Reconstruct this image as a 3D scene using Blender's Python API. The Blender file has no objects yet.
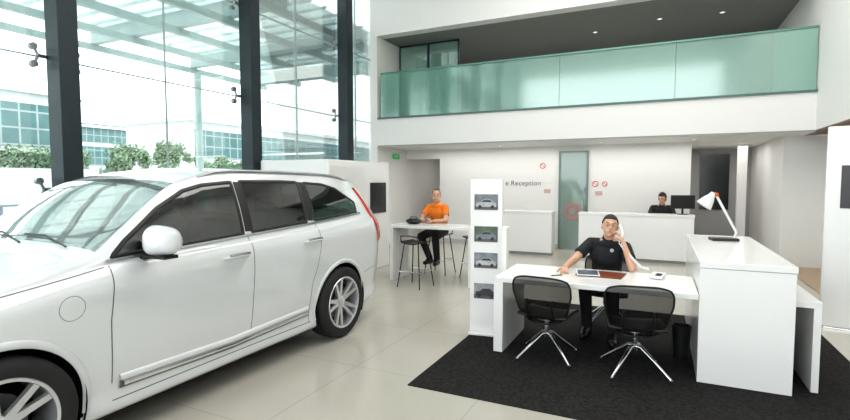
import bpy,bmesh,math,random
from mathutils import Vector as V, Matrix as M
from mathutils.bvhtree import BVHTree
random.seed(4)
S=bpy.context.scene
C=S.collection
R=math.radians
# ---------------------------------------------------------------- materials
_m={}
def mat(name,col,rough=.5,metal=0,coat=0,noise=.03,nscale=8,emit=0,alpha=1,bump=0,inner=None,spec=.5):
    if name in _m: return _m[name]
    m=bpy.data.materials.new(name); m.use_nodes=True
    nt=m.node_tree; b=nt.nodes['Principled BSDF']
    col=tuple(col)+(1,)
    tc=nt.nodes.new('ShaderNodeTexCoord'); nz=nt.nodes.new('ShaderNodeTexNoise')
    nz.inputs['Scale'].default_value=nscale; nz.inputs['Detail'].default_value=3
    nt.links.new(tc.outputs['Object'],nz.inputs['Vector'])
    mx=nt.nodes.new('ShaderNodeMix'); mx.data_type='RGBA'
    mx.inputs[6].default_value=tuple(c*(1-noise) for c in col[:3])+(1,)
    mx.inputs[7].default_value=tuple(min(1,c*(1+noise)) for c in col[:3])+(1,)
    nt.links.new(nz.outputs['Fac'],mx.inputs[0])
    out=mx.outputs[2]
    if inner:
        g=nt.nodes.new('ShaderNodeNewGeometry'); m2=nt.nodes.new('ShaderNodeMix'); m2.data_type='RGBA'
        nt.links.new(g.outputs['Backfacing'],m2.inputs[0]); nt.links.new(out,m2.inputs[6]); m2.inputs[7].default_value=tuple(inner)+(1,)
        out=m2.outputs[2]
    nt.links.new(out,b.inputs['Base Color'])
    b.inputs['Roughness'].default_value=rough; b.inputs['Metallic'].default_value=metal
    b.inputs['Coat Weight'].default_value=coat; b.inputs['Coat Roughness'].default_value=.04
    b.inputs['Specular IOR Level'].default_value=spec
    if emit:
        b.inputs['Emission Color'].default_value=col; b.inputs['Emission Strength'].default_value=emit
    b.inputs['Alpha'].default_value=alpha
    if bump:
        bp=nt.nodes.new('ShaderNodeBump'); bp.inputs['Strength'].default_value=bump
        nt.links.new(nz.outputs['Fac'],bp.inputs['Height']); nt.links.new(bp.outputs[0],b.inputs['Normal'])
    _m[name]=m; return m
def glass(name,tint,refl=.9,diff=0,dcol=(1,1,1),rough=0.0,base=0):
    if name in _m: return _m[name]
    m=bpy.data.materials.new(name); m.use_nodes=True; nt=m.node_tree
    nt.nodes.remove(nt.nodes['Principled BSDF']); o=nt.nodes['Material Output']
    t=nt.nodes.new('ShaderNodeBsdfTransparent'); t.inputs[0].default_value=tuple(tint)+(1,)
    g=nt.nodes.new('ShaderNodeBsdfGlossy'); g.inputs['Roughness'].default_value=rough; g.inputs[0].default_value=(1,1,1,1)
    lw=nt.nodes.new('ShaderNodeLayerWeight'); lw.inputs[0].default_value=.25
    mu=nt.nodes.new('ShaderNodeMath'); mu.operation='MULTIPLY_ADD'; mu.inputs[1].default_value=refl*(1-base); mu.inputs[2].default_value=base
    nt.links.new(lw.outputs['Fresnel'],mu.inputs[0])
    src=t.outputs[0]
    if diff:
        d=nt.nodes.new('ShaderNodeBsdfDiffuse'); d.inputs[0].default_value=tuple(dcol)+(1,)
        mm=nt.nodes.new('ShaderNodeMixShader'); mm.inputs[0].default_value=diff
        nt.links.new(t.outputs[0],mm.inputs[1]); nt.links.new(d.outputs[0],mm.inputs[2]); src=mm.outputs[0]
    mx=nt.nodes.new('ShaderNodeMixShader')
    nt.links.new(mu.outputs[0],mx.inputs[0]); nt.links.new(src,mx.inputs[1]); nt.links.new(g.outputs[0],mx.inputs[2])
    nt.links.new(mx.outputs[0],o.inputs[0]); _m[name]=m; return m
def brick_mat(name,c1,c2,mo,bw,rh,ms,rough,spec=.5,yz=False,vary=.12):
    if name in _m: return _m[name]
    m=bpy.data.materials.new(name); m.use_nodes=True; nt=m.node_tree; b=nt.nodes['Principled BSDF']
    g=nt.nodes.new('ShaderNodeNewGeometry'); br=nt.nodes.new('ShaderNodeTexBrick')
    br.offset=0; br.inputs['Scale'].default_value=1
    br.inputs['Brick Width'].default_value=bw; br.inputs['Row Height'].default_value=rh
    br.inputs['Mortar Size'].default_value=ms; br.inputs['Mortar Smooth'].default_value=.1
    br.inputs['Color1'].default_value=c1+(1,); br.inputs['Color2'].default_value=c2+(1,); br.inputs['Mortar'].default_value=mo+(1,)
    src=g.outputs['Position']
    if yz:
        sp=nt.nodes.new('ShaderNodeSeparateXYZ'); cb=nt.nodes.new('ShaderNodeCombineXYZ'); nt.links.new(src,sp.inputs[0])
        nt.links.new(sp.outputs[1],cb.inputs[0]); nt.links.new(sp.outputs[2],cb.inputs[1]); src=cb.outputs[0]
    nt.links.new(src,br.inputs['Vector'])
    nz=nt.nodes.new('ShaderNodeTexNoise'); nz.inputs['Scale'].default_value=1.5
    nt.links.new(g.outputs['Position'],nz.inputs['Vector'])
    mx=nt.nodes.new('ShaderNodeMix'); mx.data_type='RGBA'; mx.blend_type='MULTIPLY'; mx.inputs[0].default_value=vary
    nt.links.new(br.outputs['Color'],mx.inputs[6]); nt.links.new(nz.outputs['Fac'],mx.inputs[7])
    nt.links.new(mx.outputs[2],b.inputs['Base Color']); b.inputs['Roughness'].default_value=rough; b.inputs['Specular IOR Level'].default_value=spec
    _m[name]=m; return m
WHITE=mat('white_paint',(.77,.765,.75),.6,noise=.01)
WCEIL=mat('ceiling_white',(.75,.745,.735),.7,noise=.01)
LAC=mat('white_lacquer',(.81,.81,.80),.25,coat=.3,noise=.01)
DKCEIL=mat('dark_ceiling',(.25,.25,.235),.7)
STEEL=mat('charcoal_steel',(.030,.042,.050),.45,metal=.3)
BLACK=mat('black_plastic',(.012,.012,.013),.4)
CHROME=mat('chrome',(.72,.73,.75),.12,metal=1)
CCHR=mat('satin_chrome',(.42,.43,.45),.18,metal=.9)
RUG=mat('rug_charcoal',(.030,.029,.029),.95,noise=.95,nscale=38,bump=.6,spec=.1)
PAINT=mat('car_white_paint',(.67,.69,.70),.2,coat=1,noise=.0,inner=(.08,.08,.075))
CPLAST=mat('car_trim_white',(.65,.67,.68),.28,coat=.8,noise=0)
SEAM=mat('panel_gap',(.12,.12,.125),.6)
WOOD=mat('wood',(.17,.09,.05),.45,noise=.3,nscale=20)
WFLOOR=mat('wood_floor',(.42,.30,.2),.4,noise=.15,nscale=12)
GLASSW=glass('window_glass',(.92,.97,.955),.8,base=.03)
GLASSG=glass('balcony_glass',(.60,.83,.76),.8,.24,(.48,.76,.67),base=.14,rough=.10)
GLASSD=glass('frosted_green_glass',(.6,.72,.68),.6,.5,(.42,.54,.50),base=.05)
CARG=glass('car_glass',(.12,.15,.145),.7,base=.10)
CARW=glass('windscreen_glass',(.72,.82,.78),1.0,.25,(.60,.68,.65),base=.30)  # pale diffuse share paints a sky reflection into the windscreen
SKIN=mat('skin',(.60,.355,.25),.5,noise=.05)
HAIR=mat('black_hair',(.012,.010,.009),.55,noise=.3,nscale=60)
# ---------------------------------------------------------------- mesh builder
class MB:
    def __init__(s): s.v=[];s.f=[]
    def add(s,vs,fs):
        n=len(s.v); s.v+=[V(p) for p in vs]; s.f+=[tuple(i+n for i in f) for f in fs]; return s
    def box(s,c,d,rot=None):
        c=V(c); h=V(d)/2; vs=[]
        for x in(-1,1):
            for y in(-1,1):
                for z in(-1,1):
                    p=V((x*h.x,y*h.y,z*h.z)); vs.append(c+(rot@p if rot else p))
        return s.add(vs,[(0,1,3,2),(4,6,7,5),(0,4,5,1),(2,3,7,6),(0,2,6,4),(1,5,7,3)])
    def bb(s,x0,x1,y0,y1,z0,z1): return s.box(((x0+x1)/2,(y0+y1)/2,(z0+z1)/2),(x1-x0,y1-y0,z1-z0))
    def cyl(s,a,b,r1,r2=None,n=16,caps=True):
        a=V(a);b=V(b);r2=r1 if r2 is None else r2
        d=(b-a).normalized(); u=d.orthogonal().normalized(); w=d.cross(u)
        vs=[]
        for p,r in((a,r1),(b,r2)):
            for i in range(n):
                t=2*math.pi*i/n; vs.append(p+(u*math.cos(t)+w*math.sin(t))*r)
        fs=[(i,(i+1)%n,n+(i+1)%n,n+i) for i in range(n)]
        if caps: fs+=[tuple(reversed(range(n))),tuple(range(n,2*n))]
        return s.add(vs,fs)
    def sph(s,c,r,nu=16,nv=10,rot=None,fn=None):
        c=V(c); r=V((r,r,r)) if isinstance(r,(int,float)) else V(r)
        vs=[];fs=[]
        def q(x,y,z):
            p=V((x*r.x,y*r.y,z*r.z))
            if fn: p=fn(p)
            return c+(rot@p if rot else p)
        vs.append(q(0,0,1))
        for j in range(1,nv):
            t=math.pi*j/nv
            for i in range(nu):
                a=2*math.pi*i/nu; vs.append(q(math.sin(t)*math.cos(a),math.sin(t)*math.sin(a),math.cos(t)))
        vs.append(q(0,0,-1)); L=len(vs)-1
        for i in range(nu): fs.append((0,1+i,1+(i+1)%nu))
        for j in range(nv-2):
            for i in range(nu):
                a=1+j*nu; b=a+nu; fs.append((a+i,b+i,b+(i+1)%nu,a+(i+1)%nu))
        a=1+(nv-2)*nu
        for i in range(nu): fs.append((L,a+(i+1)%nu,a+i))
        return s.add(vs,fs)
    def cap(s,a,b,r1,r2=None,n=14):
        r2=r1 if r2 is None else r2
        s.cyl(a,b,r1,r2,n); s.sph(a,r1,n,8); s.sph(b,r2,n,8); return s
    def tube(s,pts,r,n=10,closed=False):
        pts=[V(p) for p in pts]; L=len(pts); vs=[];fs=[]
        up=None
        for i,p in enumerate(pts):
            a=pts[(i-1)%L] if (closed or i>0) else p; b=pts[(i+1)%L] if (closed or i<L-1) else p
            d=(b-a).normalized()
            if up is None: up=d.orthogonal().normalized()
            up=(up-d*up.dot(d)).normalized(); w=d.cross(up)
            rr=r[i] if isinstance(r,(list,tuple)) else r
            for k in range(n):
                t=2*math.pi*k/n; vs.append(p+(up*math.cos(t)+w*math.sin(t))*rr)
        for i in range(L if closed else L-1):
            a=i*n;b=((i+1)%L)*n
            for k in range(n): fs.append((a+k,a+(k+1)%n,b+(k+1)%n,b+k))
        if not closed: fs+=[tuple(reversed(range(n))),tuple(range((L-1)*n,L*n))]
        return s.add(vs,fs)
    def lathe(s,prof,mx=None,n=32):
        vs=[];fs=[];m=len(prof)
        for i in range(n):
            t=2*math.pi*i/n
            for r,z in prof:
                p=V((r*math.cos(t),r*math.sin(t),z)); vs.append(mx@p if mx else p)
        for i in range(n):
            for j in range(m-1):
                a=i*m+j;b=((i+1)%n)*m+j; fs.append((a,b,b+1,a+1))
        return s.add(vs,fs)
    def prism(s,poly,h,mx):
        n=len(poly); vs=[mx@V((x,y,0)) for x,y in poly]+[mx@V((x,y,h)) for x,y in poly]
        fs=[tuple(reversed(range(n))),tuple(range(n,2*n))]+[(i,(i+1)%n,n+(i+1)%n,n+i) for i in range(n)]
        return s.add(vs,fs)
    def grid(s,fn,nu,nv):
        vs=[fn(i/nu,j/nv) for i in range(nu+1) for j in range(nv+1)]
        return s.add(vs,[(i*(nv+1)+j,(i+1)*(nv+1)+j,(i+1)*(nv+1)+j+1,i*(nv+1)+j+1) for i in range(nu) for j in range(nv)])
    def leaf(s,p,r):
        a=V((random.gauss(0,1),random.gauss(0,1),random.gauss(0,1))).normalized(); b=a.orthogonal().normalized(); c=a.cross(b)
        p=V(p); return s.add([p-b*r,p+c*r*.5,p+b*r,p-c*r*.5],[(0,1,2,3)])
    def obj(s,name,m,parent=None,bevel=0,smooth=True,loc=None,rotz=0,solid=0,recalc=True,angle=40):
        me=bpy.data.meshes.new(name); me.from_pydata([tuple(p) for p in s.v],[],s.f)
        if recalc:
            b=bmesh.new(); b.from_mesh(me); bmesh.ops.recalc_face_normals(b,faces=b.faces); b.to_mesh(me); b.free()
        me.materials.append(m)
        if smooth:
            me.polygons.foreach_set('use_smooth',[True]*len(me.polygons)); me.set_sharp_from_angle(angle=R(angle))
        o=bpy.data.objects.new(name,me); C.objects.link(o)
        if parent: o.parent=parent
        if loc: o.location=loc
        o.rotation_euler[2]=R(rotz)
        if solid:
            q=o.modifiers.new('solid','SOLIDIFY'); q.thickness=solid; q.offset=0
        if bevel:
            q=o.modifiers.new('bevel','BEVEL'); q.width=bevel; q.segments=2; q.limit_method='ANGLE'
        return o
def thing(name,label,cat,loc=(0,0,0),rotz=0,group=None):
    e=bpy.data.objects.new(name,None); e.empty_display_size=.1; C.objects.link(e)
    e.location=loc; e.rotation_euler[2]=R(rotz); tag(e,label,cat,group); return e
def tag(o,label,cat,group=None):
    o['label']=label;o['category']=cat
    if group:o['group']=group
    return o
def struct(o): o['kind']='structure'; return o
def wall(name,x0,x1,y0,y1,z0,z1,m=WHITE): return struct(MB().bb(x0,x1,y0,y1,z0,z1).obj(name,m,smooth=False))
def duplicate(e,loc,rotz=None):
    kids=list(e.children); n=e.copy(); C.objects.link(n); n.location=loc
    if rotz is not None: n.rotation_euler[2]=R(rotz)
    for k in kids:
        c=k.copy(); C.objects.link(c); c.parent=n
        for g in k.children:
            h=g.copy(); C.objects.link(h); h.parent=c
    return n
def text(name,body,size,m,parent,loc,rot,ext=.003,align='CENTER',off=0,sp=1):
    cu=bpy.data.curves.new(name,'FONT'); cu.body=body; cu.size=size; cu.extrude=ext; cu.align_x=align; cu.offset=off; cu.space_character=sp
    o=bpy.data.objects.new(name,cu); C.objects.link(o)
    bpy.context.view_layer.update()
    me=bpy.data.meshes.new_from_object(o.evaluated_get(bpy.context.evaluated_depsgraph_get()))
    bpy.data.objects.remove(o)
    me.materials.clear(); me.materials.append(m)
    o=bpy.data.objects.new(name,me); C.objects.link(o); o.location=loc; o.rotation_euler=[R(a) for a in rot]
    if parent:o.parent=parent
    return o
# ---------------------------------------------------------------- camera
cam=bpy.data.cameras.new('camera'); cam.lens=20.75; cam.sensor_width=36; cam.clip_end=400
co=bpy.data.objects.new('camera',cam); C.objects.link(co); co.location=(0,0,1.65); co.rotation_euler=(R(90-3.39),0,R(25.6)); S.camera=co
# ---------------------------------------------------------------- room
XL=-6.4
FL=brick_mat('floor_tile',(.52,.497,.44),(.510,.487,.43),(.41,.39,.345),1.2,1.2,.004,.18,.5,vary=.12)
struct(MB().bb(XL-.2,3.1,-5,15.2,-.1,0).obj('floor',FL,smooth=False))
struct(MB().bb(XL-.3,3.1,-5,10.9,7,7.2).obj('ceiling',WCEIL,smooth=False))
wall('wall_back',-5.4,.6,12.2,12.4,0,2.5)
wall('wall_back_lintel',XL,-5.4,12.2,12.4,2.25,2.5)
wall('wall_left_rear',XL-.2,XL,10.6,15,0,7)
wall('wall_corridor_side',.4,.6,12.4,15,0,2.5)
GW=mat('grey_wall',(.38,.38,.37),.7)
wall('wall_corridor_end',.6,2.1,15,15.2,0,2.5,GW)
wall('wall_right_corridor',2.1,2.3,11.6,15,0,2.5)
wall('wall_right_rear',2.1,3.1,11.4,11.6,0,2.5)
wall('wall_right_lower',2.9,3.1,-5,11.4,0,2.5)
wall('wall_right',2.4,3.1,-5,11.4,2.53,7)
wall('trim_1',2.4,2.9,-5,11.38,2.5,2.53,WOOD)
wall('trim_2',2.15,2.9,8.2,11.4,0,.015,WFLOOR)
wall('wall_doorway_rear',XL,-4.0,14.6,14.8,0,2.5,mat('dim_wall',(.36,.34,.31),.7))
wall('wall_doorway_side',-4.2,-4.0,12.4,14.6,0,2.5)
wall('wall_column',1.62,1.80,13.4,13.6,0,2.5)
struct(MB().bb(XL,2.4,10.6,12.4,2.5,3.2).obj('wall_balcony_fascia',WHITE,smooth=False))
wall('ceiling_lower',XL,2.4,12.4,15,2.5,3.2,WCEIL)
wall('wall_upper',XL,2.4,10.6,10.9,5.22,7)
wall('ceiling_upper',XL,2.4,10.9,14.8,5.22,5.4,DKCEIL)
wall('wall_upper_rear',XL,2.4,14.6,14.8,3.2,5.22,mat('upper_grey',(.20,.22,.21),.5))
wall('wall_upper_right',2.4,2.6,11.4,14.8,2.5,5.4)
wall('trim_3',XL+.02,2.4,10.57,10.6,3.18,3.22,mat('green_edge',(.10,.17,.155),.5))
wall('trim_4',XL+.02,2.4,10.585,10.6,2.5,2.53,mat('shadow_gap',(.3,.3,.3),.6))
wall('baseboard_back',-5.4,.6,12.18,12.2,0,.1,mat('base_grey',(.5,.5,.5),.5))
wall('baseboard_right',2.88,2.9,-5,11.4,0,.1,mat('base_grey',(.5,.5,.5),.5))
bal=thing('balcony_railing','green tinted glass balustrade with steel handrail along the mezzanine','railing',(0,10.62,3.2))
n=4; x0=XL+.1; w=(2.38-x0)/n
for i in range(n):
    MB().bb(x0+i*w+.004,x0+(i+1)*w-.004,-.01,.01,.02,1.07).obj('glass_panel',GLASSG,bal,smooth=False)
MB().bb(x0,2.38,-.03,.03,1.07,1.11).obj('handrail',mat('green_rail',(.16,.30,.26),.35,metal=.4),bal,bevel=.008)
MB().bb(x0,2.38,-.015,.015,0,.02).obj('base_channel',mat('green_edge',(.10,.17,.155),.5),bal)
for k,(xa,xb) in enumerate([(-6.35,-5.5),(-5.5,-4.65)]):
    g=thing('glass_partition','green glass partition with dark frame on the mezzanine','partition',((xa+xb)/2,11.7,3.2),group='mezzanine glass partitions')
    h=(xb-xa)/2
    MB().bb(-h+.03,h-.03,-.01,.01,.03,1.97).obj('glass_pane',glass('partition_glass',(.60,.78,.71),.8,.35,(.42,.60,.54),base=.1),g,smooth=False)
    MB().bb(-h,h,-.03,.03,0,.03).bb(-h,h,-.03,.03,1.97,2.01).bb(-h,-h+.03,-.03,.03,.03,1.97).bb(h-.03,h,-.03,.03,.03,1.97).obj('frame',STEEL,g,smooth=False)
dl=None
for (x,y,z) in [(-1.5,12.6,5.22),(-.1,12.2,5.22),(1.1,12.3,5.22),(-3.5,11.5,2.5),(-1.2,11.5,2.5),(.6,11.5,2.5)]:
    if dl is None:
        dl=thing('downlight','round recessed ceiling downlight with white rim','ceiling light',(x,y,z),group='recessed downlights')
        MB().lathe([(.04,-.004),(.06,-.006),(.065,0),(.04,0)],n=24).obj('rim',LAC,dl)
        MB().cyl((0,0,-.004),(0,0,0),.04,n=20).obj('lens',mat('lamp_glow',(1,.95,.85),.4,emit=1),dl)
    else: duplicate(dl,(x,y,z))
# ---------------------------------------------------------------- left curtain wall
ys=[-5,-2.3,.55,3.45,6.4,9.23,10.6]
JO=mat('joint_grey',(.35,.40,.40),.5)
for i in range(len(ys)-1):
    a,b=ys[i],ys[i+1]
    o=MB().bb(XL-.19,XL-.175,a+.01,b-.01,.0,7).obj('window_%d'%(i+1),GLASSW,smooth=False); struct(o)
    f=MB()
    for z in(3.1,4.65,6.2): f.bb(XL-.195,XL-.17,a+.01,b-.01,z-.008,z+.008)
    f.bb(XL-.22,XL-.14,a+.01,b-.01,0,.06)
    f.bb(XL-.195,XL-.17,(a+b)/2-.007,(a+b)/2+.007,.06,7)
    struct(f.obj('trim_%d'%(10+i),JO,smooth=False))
FIT=mat('fitting_steel',(.30,.31,.32),.3,metal=.7)
for i,y in enumerate(ys[1:-1]):
    c=thing('steel_column','dark grey steel column carrying the glass facade','column',(XL,y,0),group='facade columns')
    MB().bb(-.12,.14,-.11,.11,0,7).obj('column_body',STEEL,c,bevel=.006)
    for z in(1.55,3.1,4.65,6.2):
        q=MB().cyl((-.12,0,z),(-.165,0,z),.03)
        q.tube([(-.145,0,z),(-.12,-.20,z)],.022,8).tube([(-.145,0,z),(-.12,.20,z)],.022,8)
        for dy in(-.20,.20):
            for dz in(-.10,.10): q.cyl((-.12,dy*.95,z),(-.13,dy*1.15,z+dz),.016,n=8); q.cyl((-.115,dy*1.15,z+dz),(-.172,dy*1.15,z+dz),.04,n=14)
        q.obj('glass_fitting',FIT,c)
# ---------------------------------------------------------------- exterior
EXT=mat('paving',(.52,.52,.51),.8,noise=.08,nscale=1)
struct(MB().bb(-120,60,-70,100,-.3,-.12).obj('ground',EXT,smooth=False))
MINT=brick_mat('teal_glazing',(.085,.175,.18),(.13,.22,.225),(.34,.40,.40),.85,.9,.05,.3,.3,True,.4)
EW=mat('exterior_white',(.60,.63,.63),.6)
CG=mat('canopy_grey',(.44,.50,.50),.5)
def building(x,y0,y1,h,label):
    b=thing('building',label,'building',(x,(y0+y1)/2,-.12)); L=(y1-y0)/2
    MB().bb(-8,0,-L,L,0,h).obj('facade',EW,b,smooth=False)
    z=.9
    while z<h-1:
        MB().bb(0,.06,-L+.4,L-.4,z,z+2.3).obj('window_band',MINT,b,smooth=False)
        z+=2.75
    MB().bb(-8.1,.4,-L-.2,L+.2,h,h+.3).obj('roof_slab',EW,b,smooth=False)
building(-31,-6,17,6.5,'pale office building with teal glazing across the car park')
building(-34,27.5,62,6.6,'long pale building with teal glass facade behind the car park')
building(-62,10,60,8.2,'distant hazy building with teal glazing behind the trees')
LEAF=mat('leaves',(.20,.27,.18),.9,noise=.7,nscale=2,spec=.1)
def tree(x,y,h,r):
    t=thing('tree','leafy green tree beside the car park','tree',(x,y,-.12),group='car park trees')
    MB().cyl((0,0,0),(0,0,h-r),.12,.07,n=8).obj('trunk',mat('bark',(.16,.13,.10),.9),t)
    q=MB(); blobs=[(random.uniform(-.5,.5)*r,random.uniform(-.6,.6)*r,random.uniform(-.6,.5)*r,random.uniform(.25,.5)*r) for _ in range(14)]
    for k in range(3000):
        bx,by,bz,br=random.choice(blobs); v=V((random.gauss(0,1),random.gauss(0,1),random.gauss(0,1))).normalized()*br*random.uniform(.3,1)
        q.leaf((bx+v.x,by+v.y,h-r+bz+v.z),random.uniform(.07,.14))
    q.obj('crown',LEAF,t,smooth=False,recalc=False)
for x,y,h,r in[(-29.5,19.4,4.4,1.5),(-29.5,22.5,4.8,1.5),(-29.5,25.5,4.3,1.4),(-29.5,28.6,4.0,1.4),(-43,21.5,6.4,1.6)]: tree(x,y,h,r)
q=MB()
for k in range(11000): q.leaf((random.uniform(-.4,.4),random.uniform(-16,8),random.uniform(0,1.0+.25*math.sin(k*.7))),random.uniform(.07,.14))
tag(q.obj('hedge',LEAF,loc=(-29.5,9,2.3),smooth=False,recalc=False),'green hedge planted on the raised terrace of the building','hedge')['kind']='stuff'
struct(MB().bb(-30.5,-28.8,-8,17.2,-.12,2.3).obj('trim_30',mat('terrace_grey',(.42,.45,.45),.7),smooth=False))
ca=thing('entrance_canopy','white steel canopy with beams outside the glass facade','canopy',(-6.9,4,0))
q=MB()
for y in(-5,-2,1,4,7,10): q.bb(-6.5,-.1,y-.09,y+.09,5.2,5.55)
q.obj('beam',CG,ca,smooth=False)['kind']='stuff'
q=MB()
for x in(-6.5,-4.9,-3.3,-1.7,-.2): q.bb(x-.06,x+.06,-5.2,10.2,5.05,5.2)
q.obj('purlin',CG,ca,smooth=False)['kind']='stuff'
q=MB()
for k in range(30): q.bb(-6.5,-.1,-5+k*.52-.015,-5+k*.52+.015,5.6,5.66)
q.obj('glazing_bar',CG,ca,smooth=False)['kind']='stuff'
MB().bb(-6.7,-.1,-5.3,10.3,5.55,5.58).obj('canopy_glass',glass('canopy_glass',(.84,.90,.89),.5,.2,(.6,.66,.65)),ca,smooth=False)
for y in(-5,1,7):
    MB().cyl((-6.3,y,-.12),(-6.3,y,5.05),.11,n=16).obj('post',CG,ca)
fe=thing('guard_rail','low grey metal guard rail around the car park','railing',(-16,6,-.12))
RL=mat('rail_grey',(.30,.33,.34),.5,metal=.3)
for z in(.4,.75,1.1): MB().cyl((0,-14,z),(0,14,z),.03,n=8).obj('rail',RL,fe)
for k in range(15): MB().cyl((0,-14+2*k,0),(0,-14+2*k,1.15),.035,n=8).obj('rail_post',RL,fe)
lp=thing('street_lamp','slim grey street lamp in the car park','street lamp',(-22,12,-.12))
MB().cyl((0,0,0),(0,0,5),.06,.04,n=10).obj('pole',STEEL,lp); MB().box((.4,0,5),(.9,.15,.08)).obj('lamp_head',STEEL,lp,bevel=.02)
def parked(x,y,col,nm,lab):
    e=thing('car',lab,'car',(x,y,-.12),rotz=random.uniform(-5,5),group='cars parked outside')
    pr=[(-2.1,.25),(-2.15,.7),(-1.2,.9),(-.7,1.4),(.9,1.42),(1.6,.95),(2.15,.85),(2.15,.3)]
    mx=M(((0,0,1,-.85),(1,0,0,0),(0,1,0,0),(0,0,0,1)))
    MB().prism(pr,1.7,mx).obj('body',mat(nm,col,.3,coat=1),e,bevel=.06)
    mx2=M(((0,0,1,-.87),(1,0,0,0),(0,1,0,0),(0,0,0,1)))
    MB().prism([(-1.0,.93),(-.62,1.34),(.82,1.36),(1.4,.97)],1.74,mx2).obj('windows',mat('dark_window',(.02,.03,.03),.1),e)
    for yy in(-1.35,1.35):
        for xx in(-.8,.8): MB().cyl((xx-.1,yy,.32),(xx+.1,yy,.32),.32,n=18).obj('wheel',BLACK,e)
parked(-24,8,(.10,.12,.14),'paint_dark','dark saloon car parked outside')
parked(-25,17,(.4,.42,.45),'paint_silver','silver saloon car parked outside')
# ---------------------------------------------------------------- CAR
def pchip(tab):
    xs=[a for a,_ in tab];yv=[b for _,b in tab];n=len(xs)
    h=[xs[i+1]-xs[i] for i in range(n-1)];d=[(yv[i+1]-yv[i])/h[i] for i in range(n-1)]
    m=[d[0]]+[0 if d[i-1]*d[i]<=0 else 2*d[i-1]*d[i]/(d[i-1]+d[i]) for i in range(1,n-1)]+[d[-1]]
    def f(x):
        x=min(max(x,xs[0]),xs[-1]); i=0
        while i<n-2 and x>xs[i+1]: i+=1
        t=(x-xs[i])/h[i]
        return (2*t**3-3*t*t+1)*yv[i]+(t**3-2*t*t+t)*h[i]*m[i]+(-2*t**3+3*t*t)*yv[i+1]+(t**3-t*t)*h[i]*m[i+1]
    return f
UC=2.475
RK=.92
def YY(u): return u if u<3.855 else 3.855+(u-3.855)*RK
def UU(y): return y if y<3.855 else 3.855+(y-3.855)/RK
def build_car():
    car=thing('car','white SUV with silver alloy wheels parked on the showroom floor','car',(-3.93,.38+UC,0))
    zb=pchip([(0,.34),(.1,.25),(.5,.21),(1.5,.195),(3.3,.195),(4.4,.24),(4.8,.28),(4.95,.38)])
    wm=pchip([(0,.60),(.08,.76),(.25,.87),(.6,.94),(.9,.962),(1.4,.955),(2.5,.952),(3.6,.962),(4.2,.958),(4.55,.93),(4.78,.87),(4.9,.80),(4.95,.72)])
    zs=pchip([(0,.74),(.05,.82),(.2,.93),(.6,1.02),(1.3,1.12),(2,1.165),(3,1.20),(4,1.24),(4.5,1.25),(4.85,1.17),(4.95,.98)])
    so=pchip([(0,.06),(.6,.085),(1.4,.07),(2.5,.06),(4,.07),(4.8,.05),(4.95,.04)])
    zc=pchip([(0,.78),(.05,.88),(.2,.98),(.6,1.07),(1.2,1.165),(1.38,1.205),(1.5,1.29),(1.8,1.50),(2.05,1.65),(2.25,1.725),(2.6,1.765),(3.1,1.77),(3.8,1.755),(4.3,1.725),(4.6,1.69),(4.69,1.64),(4.77,1.48),(4.88,1.20),(4.95,1.0)])
    zr=pchip([(0,.75),(.05,.84),(.2,.945),(.6,1.035),(1.2,1.135),(1.40,1.18),(1.6,1.32),(1.85,1.485),(2.1,1.615),(2.35,1.675),(2.7,1.70),(3.8,1.685),(4.3,1.65),(4.58,1.61),(4.68,1.56),(4.77,1.42),(4.87,1.19),(4.95,.985)])
    wr=pchip([(0,.45),(.2,.62),(.6,.70),(1.2,.80),(1.45,.82),(2.0,.72),(2.3,.69),(3,.69),(4,.67),(4.5,.64),(4.7,.63),(4.8,.68),(4.95,.6)])
    subs=[2,3,2,3,12,14,9,6,3,13,13,3,5,5]
    def ring(u):
        b,w,s,t,r,x=zb(u),wm(u),zs(u),zc(u),zr(u),wr(u); ws=w-so(u); H=s-b
        L=lambda a,c,k:a+(c-a)*k
        P=[(0,b),(.5*w,b),(w-.13,b),(w-.055,b+.04*H),(w-.058,b+.17*H),(w-.030,b+.38*H),(w-.003,b+.72*H),(w-.001,b+.88*H),(ws+.030,b+.968*H),(ws,s),
           (L(ws,x,.5)+.018,L(s,r,.5)),(x,r),(x*.88,L(r,t,.5)),(x*.5,L(r,t,.88)),(0,t)]
        P=[V(p) for p in P]; E=[V((-P[1].x,P[1].y))]+P+[V((-P[-2].x,P[-2].y))]
        out=[]
        for i,n in enumerate(subs):
            p0,p1,p2,p3=E[i],E[i+1],E[i+2],E[i+3]
            for k in range(n):
                q=k/n
                out.append(.5*((2*p1)+(p2-p0)*q+(2*p0-5*p1+4*p2-p3)*q*q+(3*p1-p0-3*p2+p3)*q**3))
        out.append(P[-1]); return out
    us=[0,.01,.025]+[.045+.02*k for k in range(245)]+[4.94,4.95]
    us=sorted(set(round(u,4) for u in us if u<=4.95))
    rings=[ring(u) for u in us]; N=len(rings[0])
    jsh=sum(subs[:9]); jro=sum(subs[:11])
    HUB=[(.87,.375),(3.855,.375)]; RA=.425
    verts=[]
    full=2*N-2
    for i,u in enumerate(us):
        for j in range(full):
            if j<N: p=rings[i][j]; sg=1
            else: p=rings[i][full-j]; sg=-1
            uu,zz=YY(u),p.y
            if abs(p.x)>.6:
                for hu,hz in HUB:
                    d=math.hypot(uu-hu,zz-hz)
                    if abs(d-RA)<.0135: k=RA/d; uu=hu+(uu-hu)*k; zz=hz+(zz-hz)*k
            verts.append(V((sg*p.x,uu-UC,zz)))
    W={'front':[(1.50,1.178),(1.60,1.265),(1.88,1.455),(2.12,1.575),(2.3,1.617),(2.585,1.64),(2.565,1.225)],
       'rear':[(2.66,1.230),(2.68,1.645),(3.2,1.643),(3.40,1.637),(3.36,1.260)],
       'quarter':[(3.48,1.267),(3.51,1.63),(3.80,1.612),(4.02,1.565),(4.30,1.41),(4.27,1.305)]}
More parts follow.
